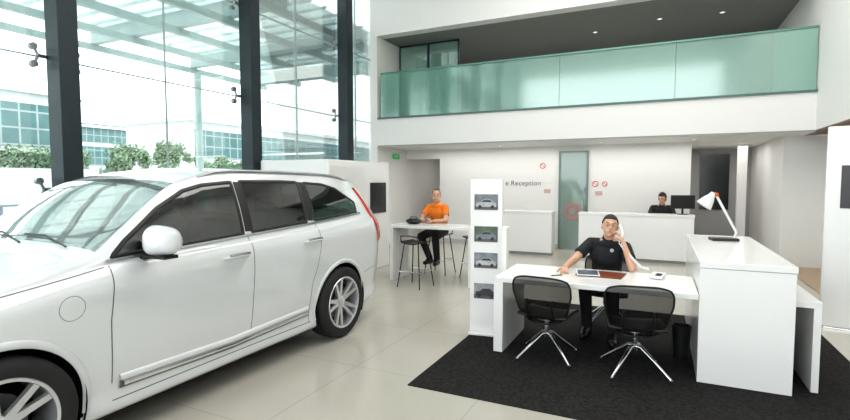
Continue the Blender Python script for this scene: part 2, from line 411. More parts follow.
    def inside(x,y,poly):
        c=False;n=len(poly)
        for a in range(n):
            (x1,y1),(x2,y2)=poly[a],poly[a-1]
            if (y1>y)!=(y2>y) and x<(x2-x1)*(y-y1)/(y2-y1)+x1: c=not c
        return c
    body=[];allf=[];gl={}
    for i in range(len(us)-1):
        um=(us[i]+us[i+1])/2
        for j in range(full):
            f=(i*full+j,(i+1)*full+j,(i+1)*full+(j+1)%full,i*full+(j+1)%full)
            allf.append(f)
            c=sum((verts[k] for k in f),V())/4; u=c.y+UC
            jj=j if j<N-1 else full-1-j
            if abs(c.x)>.5 and jj<jsh and any(math.hypot(u-a,c.z-b)<RA-.001 for a,b in HUB): continue
            key=None
            if jsh<=jj<jro:
                for k,p in W.items():
                    if inside(um,c.z,p): key=(k,c.x>0)
            elif jj>=jro+1:
                if 1.44<um<2.08: key=('ws',True)
                if 4.70<um<4.84: key=('rw',True)
            if key: gl.setdefault(key,[]).append(f)
            else: body.append(f)
    body.append(tuple(range(full))); body.append(tuple((len(us)-1)*full+k for k in reversed(range(full))))
    bvh=BVHTree.FromPolygons(verts,allf)
    def sub(fs,name,m,lab=None):
        rm={};vs=[];nf=[]
        for f in fs:
            g=[]
            for k in f:
                if k not in rm: rm[k]=len(vs); vs.append(verts[k])
                g.append(rm[k])
            nf.append(tuple(g))
        mb=MB(); mb.v=vs; mb.f=nf
        o=mb.obj(name,m,car,recalc=False,angle=55)
        if lab:o['label']=lab
        return o
    f=body[len(body)//2]
    def nrm(f): return (verts[f[1]]-verts[f[0]]).cross(verts[f[2]]-verts[f[1]])
    cen=sum((verts[k] for k in f),V())/4
    if nrm(f).dot(V((cen.x,0,cen.z-.9)))<0:
        body=[tuple(reversed(f)) for f in body]; gl={k:[tuple(reversed(f)) for f in v] for k,v in gl.items()}
    sub(body,'body',PAINT)
    for k,v in gl.items():
        nm={'ws':'windscreen','rw':'rear_window'}.get(k[0],'side_window')
        sub(v,nm,CARW if k[0]=='ws' else CARG)
    def proj(u,z,sg=1):
        u=YY(u)
        h=bvh.ray_cast(V((2,u-UC,z)),V((-1,0,0)))
        if h[0] is None: h=bvh.find_nearest(V((1,u-UC,z)))
        co,no=V(h[0]),V(h[1])
        if no.x<0: no=-no
        if sg<0: co.x*=-1; no.x*=-1
        return co,no
    def resamp(pts,closed,st=.02):
        P=[V(p) for p in pts]
        if closed:P.append(P[0])
        out=[]
        for a,b in zip(P,P[1:]):
            n=max(1,int((b-a).length/st))
            for k in range(n): out.append(a.lerp(b,k/n))
        if not closed: out.append(P[-1])
        return out
    def strip(pts,w,off,name,m,sg=1,closed=False,ridge=.0,lab=None):
        P=resamp(pts,closed); n=len(P); q=MB(); vs=[];fs=[]
        pr=[proj(p.x,p.y,sg) for p in P]
        for i in range(n):
            a=pr[(i-1)%n if closed else max(0,i-1)][0]; b=pr[(i+1)%n if closed else min(n-1,i+1)][0]
            t=(b-a).normalized(); co,no=pr[i]; s=no.cross(t).normalized()
            ww=w(i/(n-1)) if callable(w) else w
            vs+=[co+s*ww/2+no*.0006,co+s*ww*.38+no*(off),co+no*(off+ridge),co-s*ww*.38+no*off,co-s*ww/2+no*.0006]
        for i in range(n if closed else n-1):
            a=i*5;b=((i+1)%n)*5
            for k in range(4): fs.append((a+k,b+k,b+k+1,a+k+1))
        q.add(vs,fs)
        o=q.obj(name,m,car,angle=60)
        if lab:o['label']=lab
    for sg in(1,-1):
        for k,p in W.items(): strip(p,.032,.004,'window_seal',BLACK,sg,True)
        strip([(2.625,1.235),(2.645,1.64)],.075,.005,'pillar_trim',BLACK,sg,lab='black pillar trim')
        strip([(3.42,1.265),(3.455,1.635)],.085,.005,'pillar_trim',BLACK,sg,lab='black pillar trim')
        strip([(1.46,1.158),(2.6,1.205),(3.4,1.238),(4.33,1.288)],.022,.012,'window_moulding',CCHR,sg,lab='chrome moulding')
        for pts in([(1.455,.40),(1.44,.8),(1.47,1.13)],[(2.60,.40),(2.61,.9),(2.60,1.205)],[(1.455,.29),(3.36,.29)],
                   [(3.47,1.24),(3.47,1.0),(3.43,.82),(3.36,.66),(3.33,.29)],
                   [(.3,.98),(.8,1.04),(1.3,1.105),(1.44,1.125)],[(4.35,.62),(4.7,.66)]):
            strip(pts,.007,.0008,'panel_gap',SEAM,sg)
        c=[(1.22+.07*math.cos(a*math.pi/12),.93+.07*math.sin(a*math.pi/12)) for a in range(24)]
        if sg>0: strip(c,.0045,.0008,'charging_flap_gap',mat('flap_gap',(.25,.25,.26),.6),sg,True)
        strip([(1.50,.42),(2.4,.395),(3.32,.43)],.045,.012,'side_moulding',CPLAST,sg,ridge=.004,lab='white lower door moulding')
        strip([(1.50,.372),(2.4,.347),(3.32,.382)],.048,.010,'moulding_line',mat('line_grey',(.16,.16,.165),.4),sg,lab='grey line framing the chrome strip')  # raised dark strip added so the chrome strip stands out
        strip([(1.52,.382),(2.4,.357),(3.31,.392)],.030,.024,'chrome_strip',mat('bright_chrome',(.80,.81,.82),.10,metal=1),sg,ridge=.003,lab='bright chrome strip')
        for hu,hz in HUB:
            arc=[(UU(hu+(RA+.012)*math.cos(R(a))),hz+(RA+.012)*math.sin(R(a))) for a in range(-12,193,4)]
            strip(arc,.045,.008,'wheel_arch',CPLAST,sg,ridge=.002)
            ln=MB(); n=30;vs=[];fs=[]
            for k in range(n+1):
                a=R(-25+230*k/n)
                for xx in(.925,.60): vs.append(V((sg*xx,hu-UC+(RA+.004)*math.cos(a),max(.16,hz+(RA+.004)*math.sin(a)))))
            for k in range(n): fs.append((2*k,2*k+1,2*k+3,2*k+2))
            b0=len(vs); vs+=[V((sg*.60,hu-UC,hz))]
            for k in range(n): fs.append((b0,2*k+1,2*k+3))
            ln.add(vs,fs).obj('wheel_well',mat('wheel_well',(.01,.01,.01),.9),car)
        strip([(4.46,1.57),(4.52,1.45),(4.57,1.32),(4.65,1.18),(4.75,1.05),(4.79,.96)],lambda t:.05+.11*t,.010,'tail_lamp',mat('tail_red',(.50,.012,.012),.2,coat=1),sg,ridge=.006,lab='red tail lamp')
        strip([(.13,.80),(.35,.84),(.52,.90)],.12,.006,'headlamp',mat('headlamp_clear',(.55,.58,.6),.08,coat=1),sg,lab='clear headlamp')
        for hu,hz in((2.42,1.065),(3.34,1.09)):
            co,no=proj(hu,hz,sg)
            h=MB(); h.tube([co+V((0,-.12,-.01)),co+V((sg*.035,-.09,0)),co+V((sg*.045,0,.004)),co+V((sg*.035,.09,0)),co+V((0,.12,-.006))],[.010,.017,.019,.017,.010],10)
            h.obj('door_handle',CPLAST,car)
            MB().tube([co+V((sg*.042,-.10,.012)),co+V((sg*.056,0,.016)),co+V((sg*.042,.10,.012))],.010,8).obj('handle_trim',CCHR,car)
        co,no=proj(1.70,1.18,sg)
        def sq(p,rx=.14,ry=.085,rz=.098):
            f=lambda a,r,e:math.copysign(abs(a/r)**e*r,a)
            x,y,z=f(p.x,rx,.62),f(p.y,ry,.8),f(p.z,rz,.62)
            if y<0: k=1-.28*(-y/ry); x*=k; z*=k
            z*=(1.0-.20*(x*sg/rx)) if z<0 else (1.0-.10*(x*sg/rx))
            return V((x,y,z))
        m_=MB().sph(co+V((sg*.18,.0,.085)),(.14,.085,.098),32,20,fn=sq).obj('wing_mirror',CPLAST,car); m_['label']='white wing mirror'
        MB().cyl(co+V((-sg*.02,0,-.015)),co+V((sg*.12,0,.0)),.035,.03,n=10).box(co+V((sg*.18,0,-.012)),(.19,.10,.02)).obj('mirror_arm',BLACK,car)
        MB().sph(co+V((sg*.18,.075,.082)),(.112,.014,.075),18,8).obj('mirror_glass',CHROME,car)
        pts=[]
        for k in range(25):
            u=2.3+2.1*k/24; e=min(1,min(k,24-k)/2.0)
            pts.append(V((sg*(wr(u)-.015),YY(u)-UC,zr(u)+.012+.024*e)))
        MB().tube(pts,.012,8).obj('roof_rail',mat('rail_silver',(.5,.51,.52),.3,metal=.8),car)
        for hu,hz in HUB:
            mx=M.Translation(V((sg*.845,hu-UC,hz)))@M.Rotation(R(90*sg),4,'Y')
            w=MB().lathe([(.255,-.12),(.30,-.128),(.345,-.122),(.370,-.10),(.375,-.06),(.375,.06),(.370,.095),(.345,.118),(.30,.124),(.262,.112),(.255,.10)],mx,56)
            wheel=w.obj('wheel',mat('tyre_rubber',(.018,.018,.019),.75),car); wheel['label']='black tyre on alloy wheel'
            r=MB().lathe([(.272,.112),(.266,.120),(.250,.114),(.243,.07),(.238,-.10),(.262,-.12)],mx,56)
            r.lathe([(.0,.085),(.035,.085),(.045,.078),(.07,.07),(.075,.03),(0,.03)],mx,28)
            for k in range(10):
                a=2*math.pi*k/10
                rm=M.Rotation(a+(.10 if k%2 else -.10),4,'Z')
                vs=[]
                for rad,wd,zt,th in((.055,.022,.074,.03),(.15,.018,.088,.03),(.247,.017,.105,.035)):
                    for sx,zz in((-wd*1.15,zt-th),(-wd,zt),(wd,zt),(wd*1.15,zt-th)): vs.append(mx@(rm@V((rad,sx,zz))))
                fs=[]
                for b in(0,4): fs+=[(b+i,b+(i+1)%4,b+4+(i+1)%4,b+4+i) for i in range(4)]
                r.add(vs,fs)
            rim=r.obj('alloy_rim',mat('alloy_silver',(.66,.67,.69),.28,metal=.75),wheel); rim['label']='silver ten spoke alloy rim'
            MB().lathe([(.0,-.03),(.17,-.03),(.17,-.01),(0,-.01)],mx,28).obj('brake_disc',mat('brake_steel',(.16,.16,.17),.4,metal=.8),wheel)
    for x in(-.42,.12):
        MB().tube([V((x+.42,1.42-UC,1.235)),V((x+.1,1.47-UC,1.285)),V((x-.15,1.47-UC,1.285))],.006,8).obj('wiper',BLACK,car)
    MB().box((0,.012-UC,.6),(.75,.04,.24)).obj('grille',BLACK,car,bevel=.03)
    MB().box((0,-.016-UC,.6),(.12,.02,.10)).obj('grille_emblem',CHROME,car,bevel=.02)
    SE=mat('seat_leather',(.05,.046,.042),.55)
    for (x,y) in((-.38,2.55),(.38,2.55),(-.38,3.4),(.38,3.4),(0,3.42)):
        q=MB().box((x,y-UC-.05,.72),(.48 if x else .28,.5,.18)).box((x,y-UC+.22,1.02),(.46 if x else .26,.13,.6),M.Rotation(R(-14),3,'X'))
        s_=q.obj('car_seat',SE,car,bevel=.04)
        MB().box((x,y-UC+.32,1.42),(.26,.09,.18)).obj('headrest',SE,s_,bevel=.03)
    MB().box((0,1.78-UC,1.03),(1.5,.5,.2)).obj('dashboard',SE,car,bevel=.05)
    pts=[V((.38+.18*math.cos(a*.2618),2.12-UC+.06*math.sin(a*.2618),1.12+.17*math.sin(a*.2618))) for a in range(24)]
    MB().tube(pts,.014,8,closed=True).cyl((.38,2.12-UC,1.12),(.38,1.95-UC,1.06),.03,n=10).box((.38,2.12-UC,1.12),(.33,.02,.04)).obj('steering_wheel',BLACK,car)
    MB().box((0,2.9-UC,.45),(1.7,3.2,.12)).obj('cabin_floor',SE,car)
    MB().box((0,2.4-UC,.185),(1.66,3.6,.03)).obj('underbody_shade',mat('wheel_well',(.01,.01,.01),.9),car)  # black slab added to deepen the shade under the car
    return car
build_car()
# ---------------------------------------------------------------- white kiosk box beside glass
k=thing('display_cabinet','tall white display block with a black screen beside the glass facade','display unit',(-5.5,7.4,0))
MB().bb(-.7,.72,-1.0,.95,0,2.0).obj('cabinet_body',LAC,k,bevel=.01)
MB().bb(.72,.74,.25,.80,1.05,1.62).obj('screen',mat('screen_black',(.02,.02,.022),.15),k,bevel=.004)
MB().bb(.72,.724,-.95,.05,.12,1.9).obj('access_panel',mat('panel_offwhite',(.70,.70,.69),.4),k)
t=thing('display_totem','tall white display panel with dark screen near the counter','display panel',(2.0,6.85,0),rotz=-12)
MB().bb(-.33,.5,-.06,.06,0.02,2.25).obj('panel',LAC,t,bevel=.01)
MB().bb(-.30,.47,-.09,.09,0,.02).obj('base_plate',CHROME,t,bevel=.004)
MB().bb(-.20,.38,-.068,-.06,1.35,1.82).obj('screen',mat('screen_black',(.02,.02,.022),.15),t,bevel=.003)
# ---------------------------------------------------------------- rug and desk
tag(MB().bb(-1.80,1.6,3.43,6.7,0,.008).obj('rug',RUG,smooth=False),'charcoal rectangular carpet under the desk and chairs','rug')
Z=.008
d=thing('desk','white desk with panel leg beside the tall counter','desk',(-.545,4.9,Z))
MB().bb(-.87,.85,-.42,.42,.68,.725).obj('desk_top',LAC,d,bevel=.004)
MB().bb(-.87,-.78,-.42,.42,0,.68).obj('panel_leg',LAC,d,bevel=.004)
c=thing('service_counter','tall white block counter joined to the desk','counter',(.63,5.62,Z))
MB().bb(-.32,.32,-1.12,1.12,.0,.94).obj('counter_body',LAC,c,bevel=.003)
MB().bb(-.325,.325,-1.125,1.125,.943,.995).obj('counter_top',LAC,c,bevel=.004)
w=thing('side_bench','low white side shelf attached along the tall counter','shelf',(1.05,5.55,Z))
MB().bb(-.095,.095,-.9,.9,.66,.71).obj('shelf_top',LAC,w,bevel=.003)
MB().bb(.045,.095,-.9,.9,0,.66).obj('side_panel',LAC,w,bevel=.003)
b=thing('waste_bin','black cylindrical waste bin under the desk','waste bin',(.215,5.08,Z))
MB().lathe([(0,0),(.065,0),(.082,.30),(.078,.30),(.06,.01),(0,.01)],n=28).obj('bin_body',BLACK,b)
MB().tube([(.080*math.cos(a*.262),.080*math.sin(a*.262),.30) for a in range(24)],.005,8,True).obj('rim',BLACK,b)
# ---------------------------------------------------------------- mesh chairs
MESH=glass('chair_mesh',(.48,.48,.48),.05,.52,(.012,.012,.012),.4)
def task_chair(loc,rotz,label,group):
    e=thing('office_chair',label,'chair',loc,rotz,group)
    def bk(a,bb):
        a=a*2-1; cr=max(0,(bb-.8)/.2)**2*.10+max(0,(.25-bb)/.25)**2*.16
        x=a*(.20+.062*min(1,bb*1.6))*(1-cr); y=-.20-.09*bb+.075*a*a; z=.375+.42*bb+.010*(1-a*a)*bb-.03*a**4*max(0,bb-.5)*2+.03*a**4*max(0,.4-bb)*2
        return V((x,y,z))
    MB().grid(bk,18,14).obj('backrest',MESH,e)
    rim=[bk(i/18,0) for i in range(19)]+[bk(1,i/14) for i in range(1,15)]+[bk(1-i/18,1) for i in range(1,19)]+[bk(0,1-i/14) for i in range(1,14)]
    MB().tube(rim,.008,8,True).obj('back_frame',BLACK,e)
    def st(a,bb):
        a=a*2-1; return V((a*.225,-.19+.43*bb,.42+.02*a*a-.03*max(0,bb-.7)*2))
    MB().grid(st,12,12).obj('seat',BLACK,e,solid=.022,bevel=.006)
    for sx in(-1,1):
        MB().tube([(sx*.12,.0,.395),(sx*.12,-.18,.40),(sx*.115,-.225,.45),(sx*.11,-.255,.60)],.008,8).obj('back_support',BLACK,e)
    MB().cyl((0,0,.20),(0,0,.39),.022,n=14).cyl((0,0,.37),(0,0,.405),.09,n=16).obj('pedestal',CHROME,e)
    for kk in range(4):
        a=R(45+90*kk+8); dx,dy=math.cos(a),math.sin(a)
        MB().tube([(0,0,.24),(dx*.06,dy*.06,.235),(dx*.32,dy*.32,.04)],[.018,.018,.011],10).cyl((dx*.32,dy*.32,0),(dx*.32,dy*.32,.04),.016,n=12).obj('leg',CHROME,e)
    return e
ch=task_chair((-.91,4.52,Z),-6,'black mesh visitor chair with chrome four-leg base facing the desk','visitor chairs')
duplicate(ch,(-.16,4.48,Z),8)
hc=task_chair((-.50,5.74,Z),180,'black mesh chair occupied by the man at the desk','office chair')
# ---------------------------------------------------------------- people
def baked(mb,name,m,parent,vox,smooth=2):
    me=bpy.data.meshes.new(name); me.from_pydata([tuple(p) for p in mb.v],[],mb.f)
    b=bmesh.new(); b.from_mesh(me); bmesh.ops.recalc_face_normals(b,faces=b.faces); b.to_mesh(me); b.free()
    o=bpy.data.objects.new(name,me); C.objects.link(o)
    q=o.modifiers.new('r','REMESH'); q.mode='VOXEL'; q.voxel_size=vox
    q=o.modifiers.new('s','SMOOTH'); q.factor=.5; q.iterations=smooth
    bpy.context.view_layer.update()
    me2=bpy.data.meshes.new_from_object(o.evaluated_get(bpy.context.evaluated_depsgraph_get()))
    bpy.data.objects.remove(o)
    me2.materials.clear(); me2.materials.append(m)
    me2.polygons.foreach_set('use_smooth',[True]*len(me2.polygons))
    o=bpy.data.objects.new(name,me2); C.objects.link(o); o.parent=parent; return o
def hand(mb,wr,d,nrm,side,curl):
    wr=V(wr);d=V(d).normalized();nrm=V(nrm);nrm=(nrm-d*nrm.dot(d)).normalized(); s=d.cross(nrm).normalized()*side
    for o in(-.026,-.009,.009,.026):
        mb.cap(wr+s*o*.6,wr+d*.085+s*o,.015,.0125,8)
    for k,(o,L) in enumerate(((.032,.072),(.0105,.080),(-.011,.074),(-.032,.058))):
        p=wr+d*.088+s*o; dd=(d+s*o*2.2).normalized(); ang=curl*.6
        for sgm,fr in((0,.45),(1,.30),(2,.25)):
            v=(dd*math.cos(ang)+nrm*math.sin(ang)); q=p+v*L*fr; r=.0092-.0009*sgm
            mb.cap(p,q,r,r-.0008,8); p=q; ang+=curl
    p=wr+d*.025+s*.030; v=(d*.6+s*.75+nrm*(.2+curl*.3)).normalized(); q=p+v*.045; mb.cap(p,q,.012,.0105,8)
    v=(d*.9+s*.25+nrm*(.2+curl*.4)).normalized(); mb.cap(q,q+v*.032,.0105,.0088,8)
def person(loc,rotz,label,J,shirt,pants,shoe,headrot=(0,0,0),long_sleeve=False,hairlong=False,curl=(.4,.4),palm=None,bald=False):
    e=thing('person',label,'person',loc,rotz)
    P={k:V(v) for k,v in J.items()}
    hc=P['head']; rot=M.Rotation(R(headrot[2]),3,'Z')@M.Rotation(R(headrot[0]),3,'X')@M.Rotation(R(headrot[1]),3,'Y')
    b=MB()
    b.sph(hc+rot@V((0,.012,.018)),(.076,.094,.098),20,14,rot)
    b.sph(hc+rot@V((0,-.022,-.045)),(.058,.064,.072),18,12,rot)
    b.sph(hc+rot@V((0,-.055,-.088)),(.028,.026,.020),12,8,rot)
    b.cap(hc+rot@V((0,-.088,.012)),hc+rot@V((0,-.104,-.022)),.009,.015,10)
    b.sph(hc+rot@V((0,-.084,.030)),(.052,.014,.012),12,8,rot)
    b.sph(hc+rot@V((0,-.086,-.056)),(.026,.010,.010),12,8,rot)
    for sx in(-1,1): b.sph(hc+rot@V((sx*.077,.012,-.008)),(.010,.02,.032),10,8,rot)
    b.cap(P['neck'],hc+V((0,.01,-.05)),.056,.052)
    pl,ch=P['pelvis'],P['chest']
    b.sph(pl,(.15,.11,.11)); b.sph(pl.lerp(ch,.5),(.135,.095,.17)); b.sph(ch,(.165,.105,.16)); b.sph(P['neck']+V((0,.01,-.03)),(.12,.07,.05))
    for s in('l','r'):
        sh,el,wr,hd=P['shoulder_'+s],P['elbow_'+s],P['wrist_'+s],P['hand_'+s]
        b.cap(ch+(sh-ch)*.5,sh,.055,.05); b.cap(sh,el,.048,.040); b.cap(el,wr,.040,.027)
        nn=(palm or {}).get(s,(0,0,-1))
        hand(b,wr+(hd-wr).normalized()*.01,hd-wr,nn,(1 if s=='l' else -1),curl[0] if s=='l' else curl[1])
        hp,kn,an,to=P['hip_'+s],P['knee_'+s],P['ankle_'+s],P['toe_'+s]
        b.cap(hp,kn,.085,.056); b.cap(kn,kn.lerp(an,.35),.055,.053); b.cap(kn.lerp(an,.35),an,.053,.033); b.cap(an,an.lerp(to,.85),.030,.022)
    baked(b,'body',SKIN,e,.0058,2)
    q=MB(); g=.014
    q.sph(pl+V((0,0,.03)),(.155+g,.115+g,.10)); q.sph(pl.lerp(ch,.3),(.148+g,.11+g,.15)); q.sph(pl.lerp(ch,.6),(.145+g,.105+g,.16)); q.sph(ch,(.17+g,.108+g,.165)); q.sph(P['neck']+V((0,.008,-.045)),(.13,.082,.055))
    q.cap(P['neck']+V((0,.006,-.02)),P['neck']+V((0,.002,.012)),.066,.062)
    for s in('l','r'):
        sh,el,wr=P['shoulder_'+s],P['elbow_'+s],P['wrist_'+s]
        q.cap(ch+(sh-ch)*.4+V((0,0,.02)),sh,.075,.060)
        q.cap(P['neck']+V((0,.01,-.05)),sh+V((0,0,.005)),.06,.055)
        if long_sleeve: q.cap(sh,el,.060,.052); q.cap(el,wr-(wr-el).normalized()*.02,.052,.038)
        else: q.cyl(sh,sh.lerp(el,.62),.060,.064,16)
    baked(q,'shirt',shirt,e,.009,4)
    q=MB()
    q.sph(pl+V((0,0,-.01)),(.165,.125,.10))
    for s in('l','r'):
        hp,kn,an=P['hip_'+s],P['knee_'+s],P['ankle_'+s]
        q.cap(hp,kn,.095,.068); q.cap(kn,kn.lerp(an,.4),.068,.062); q.cyl(kn.lerp(an,.4),kn.lerp(an,1.0),.062,.054,16)
    baked(q,'trousers',pants,e,.010,4)
    for s in('l','r'):
        an,to=P['ankle_'+s],P['toe_'+s]; dv=(to-an); f=V((dv.x,dv.y,0)).normalized()
        q=MB(); h=V((an.x,an.y,to.z+.005))
        q.cap(h-f*.045,to+f*.03,.044,.038); q.cap(h,an+V((0,0,.0)),.05,.05); q.cap(an,to,.05,.036)
        baked(q,'shoe',shoe,e,.008,2)
    def hf(p):
        face=(p.y<-.045 and p.z<(.052 if not bald else .072)) or (p.z<-.03 and not hairlong and p.y<.02) or p.z<(-.055 if not hairlong else -.14)
        if abs(p.x)>.06 and p.z<-.005 and p.y<.035 and not hairlong: face=True
        if bald and p.y<-.02 and p.z<.078 and abs(p.x)<.045: face=True
        return p*(.80 if face else 1.0)
    MB().sph(hc+rot@V((0,.018,.024)),(.083,.100,.105 if not hairlong else .12) if not bald else (.080,.098,.100),40,28,rot,fn=hf).obj('hair',HAIR if not bald else mat('dark_grey_hair',(.075,.07,.065),.7,noise=.4,nscale=60),e,angle=180)
    for sx in(-1,1):
        MB().sph(hc+rot@V((sx*.030,-.0795,.008)),(.0125,.008,.0060),12,8,rot).obj('eye',mat('eye_white',(.50,.45,.41),.4),e)
        MB().sph(hc+rot@V((sx*.030,-.0862,.008)),(.0062,.0034,.0060),10,6,rot).obj('iris',mat('eye_dark',(.015,.012,.010),.3),e)
        MB().tube([hc+rot@V((sx*.015,-.0955,.034)),hc+rot@V((sx*.032,-.0935,.038)),hc+rot@V((sx*.047,-.083,.034))],.0028,6).obj('eyebrow',HAIR,e)
    MB().tube([hc+rot@V((-.022,-.092,-.057)),hc+rot@V((0,-.098,-.056)),hc+rot@V((.022,-.092,-.057))],.004,6).obj('lips',mat('lips',(.38,.16,.12),.5),e)
    return e
DNAVY=mat('polo_black',(.014,.016,.02),.8); PANT=mat('trousers_black',(.016,.016,.018),.85); SHOE=mat('shoe_black',(.01,.01,.01),.35)
J=dict(pelvis=(0,0,.56),chest=(.015,-.11,.87),neck=(.035,-.155,1.03),head=(.055,-.200,1.17),
 shoulder_l=(.205,-.15,.955),elbow_l=(.30,-.36,.775),wrist_l=(.205,-.30,1.005),hand_l=(.165,-.26,1.10),
 shoulder_r=(-.145,-.14,.98),elbow_r=(-.29,-.34,.80),wrist_r=(-.31,-.57,.765),hand_r=(-.29,-.67,.755),
 hip_l=(.09,-.02,.53),knee_l=(.13,-.44,.52),ankle_l=(.14,-.42,.10),toe_l=(.16,-.55,.045),
 hip_r=(-.09,-.02,.53),knee_r=(-.14,-.42,.52),ankle_r=(-.14,-.28,.10),toe_r=(-.15,-.41,.045))
p1=person((-.50,5.62,Z),-4,'seated man in black polo shirt holding a telephone at a desk',J,DNAVY,PANT,SHOE,headrot=(-5,6,12),curl=(.75,.25),palm={'l':(-.8,.3,.2),'r':(0,0,-1)})
MB().cyl((.085,-.232,.925),(.085,-.240,.924),.019,n=20).obj('shirt_emblem',mat('emblem_grey',(.5,.5,.52),.5),p1)
J2=dict(pelvis=(0,0,.80),chest=(.01,-.08,1.10),neck=(.015,-.12,1.26),head=(.015,-.155,1.39),
 shoulder_l=(.17,-.11,1.185),elbow_l=(.245,-.23,.975),wrist_l=(.12,-.42,.975),hand_l=(.03,-.46,.97),
 shoulder_r=(-.155,-.10,1.185),elbow_r=(-.235,-.24,.975),wrist_r=(-.08,-.42,.98),hand_r=(.01,-.45,1.01),
 hip_l=(.09,-.02,.77),knee_l=(.14,-.42,.70),ankle_l=(.13,-.34,.30),toe_l=(.16,-.46,.25),
 hip_r=(-.09,-.02,.77),knee_r=(-.14,-.42,.70),ankle_r=(-.04,-.28,.30),toe_r=(-.05,-.41,.25))
person((-3.52,7.95,0),-4,'man in orange polo shirt seated on a black bar stool',J2,mat('orange_cloth',(.80,.22,.02),.8),PANT,SHOE,headrot=(-3,0,26),curl=(.5,.5),bald=True)
J3=dict(pelvis=(0,0,.64),chest=(0,-.08,.97),neck=(0,-.10,1.13),head=(0,-.14,1.27),
 shoulder_l=(.18,-.09,1.07),elbow_l=(.26,-.24,.86),wrist_l=(.14,-.36,.80),hand_l=(.08,-.40,.80),
 shoulder_r=(-.18,-.09,1.07),elbow_r=(-.26,-.24,.86),wrist_r=(-.14,-.36,.80),hand_r=(-.08,-.40,.80),
 hip_l=(.09,-.02,.60),knee_l=(.12,-.40,.56),ankle_l=(.12,-.36,.10),toe_l=(.13,-.46,.05),
 hip_r=(-.09,-.02,.60),knee_r=(-.12,-.40,.56),ankle_r=(-.12,-.36,.10),toe_r=(-.13,-.46,.05))
person((.05,11.84,0),0,'person in black clothes seated behind a white reception counter',J3,DNAVY,PANT,SHOE,headrot=(14,0,-20),long_sleeve=True,hairlong=True)
ph=thing('telephone','white corded desk telephone on the desk','telephone',(-.0,5.08,.725+Z),rotz=-15)
MB().box((0,0,.026),(.12,.16,.026),M.Rotation(R(6),3,'X')).box((0,.05,.012),(.10,.04,.022)).obj('phone_base',LAC,ph,bevel=.006)
q=MB()
for i in range(3):
    for j in range(4): q.box((.0+.018*i,-.05+.02*j,.038+.0022*j),(.012,.013,.006))
q.obj('keypad',BLACK,ph)['kind']='stuff'
hs=thing('telephone_handset','white telephone handset with coiled cord held at the ear','telephone handset',(-.50,5.62,Z),rotz=-4)
MB().tube([(.150,-.20,1.18),(.172,-.22,1.15),(.185,-.25,1.105),(.178,-.285,1.065),(.150,-.305,1.045)],[.019,.015,.012,.015,.020],10).obj('handset_body',LAC,hs)
pts=[]
for i in range(170):
    tt=i/169; x=.165+.10*math.sin(math.pi*min(1,tt*1.3))*.3+tt*.29; y=-.315-.13*tt; z=1.03-.235*tt**.75-.05*math.sin(math.pi*tt); a=i*1.0
    pts.append((x+.009*math.cos(a),y+.003*math.sin(a),max(.752,z)+.009*math.sin(a)))
MB().tube(pts,.006,5).obj('cord',mat('cord_white',(.72,.71,.69),.5),hs)
tag(MB().box((0,0,.006),(.42,.30,.012)).obj('desk_pad',mat('brown_leather',(.20,.05,.02),.4,noise=.15),bevel=.004,loc=(-.50,5.03,.725+Z),rotz=-6),'reddish brown leather desk pad','desk pad')
mg=thing('magazine','open magazine lying on the leather desk pad','magazine',(-.62,5.0,.725+Z+.012),rotz=10)
MB().box((0,0,.004),(.21,.28,.008)).obj('pages',mat('paper',(.75,.75,.73),.6),mg)
MB().box((0,0,.0085),(.19,.25,.001)).obj('cover_picture',mat('cover_dark',(.10,.12,.17),.3,noise=.6,nscale=30),mg)
pen=thing('pen','black ballpoint pen on the desk','pen',(-.88,4.80,.725+Z+.005),rotz=40)
MB().cyl((-.06,0,0),(.055,0,0),.0045,n=10).obj('barrel',BLACK,pen); MB().cyl((.055,0,0),(.07,0,0),.0045,.001,n=10).obj('tip',CHROME,pen)
l=thing('desk_lamp','white adjustable desk lamp with dark base on the tall counter','lamp',(.64,6.2,.995+Z),rotz=10)
MB().box((0,0,.015),(.26,.17,.03)).obj('lamp_base',mat('dark_base',(.03,.03,.03),.4),l,bevel=.006)
MB().tube([(.10,0,.03),(.12,0,.09),(-.09,0,.50)],.014,10).obj('lamp_arm',LAC,l)
MB().cyl((-.09,-.03,.50),(-.09,.03,.50),.022,n=14).obj('joint',mat('orange_knob',(.6,.12,.02),.4),l)
mx=M.Translation(V((-.12,0,.50)))@M.Rotation(R(215),4,'Y')
MB().lathe([(0,-.02),(.03,-.018),(.036,.02),(.055,.06),(.085,.15),(.080,.15),(.05,.06),(.0,.03)],mx,28).obj('lamp_shade',LAC,l)
MB().sph(mx@V((0,0,.09)),.03,14,10).obj('bulb',mat('bulb',(1,.95,.85),.4,emit=1),l)
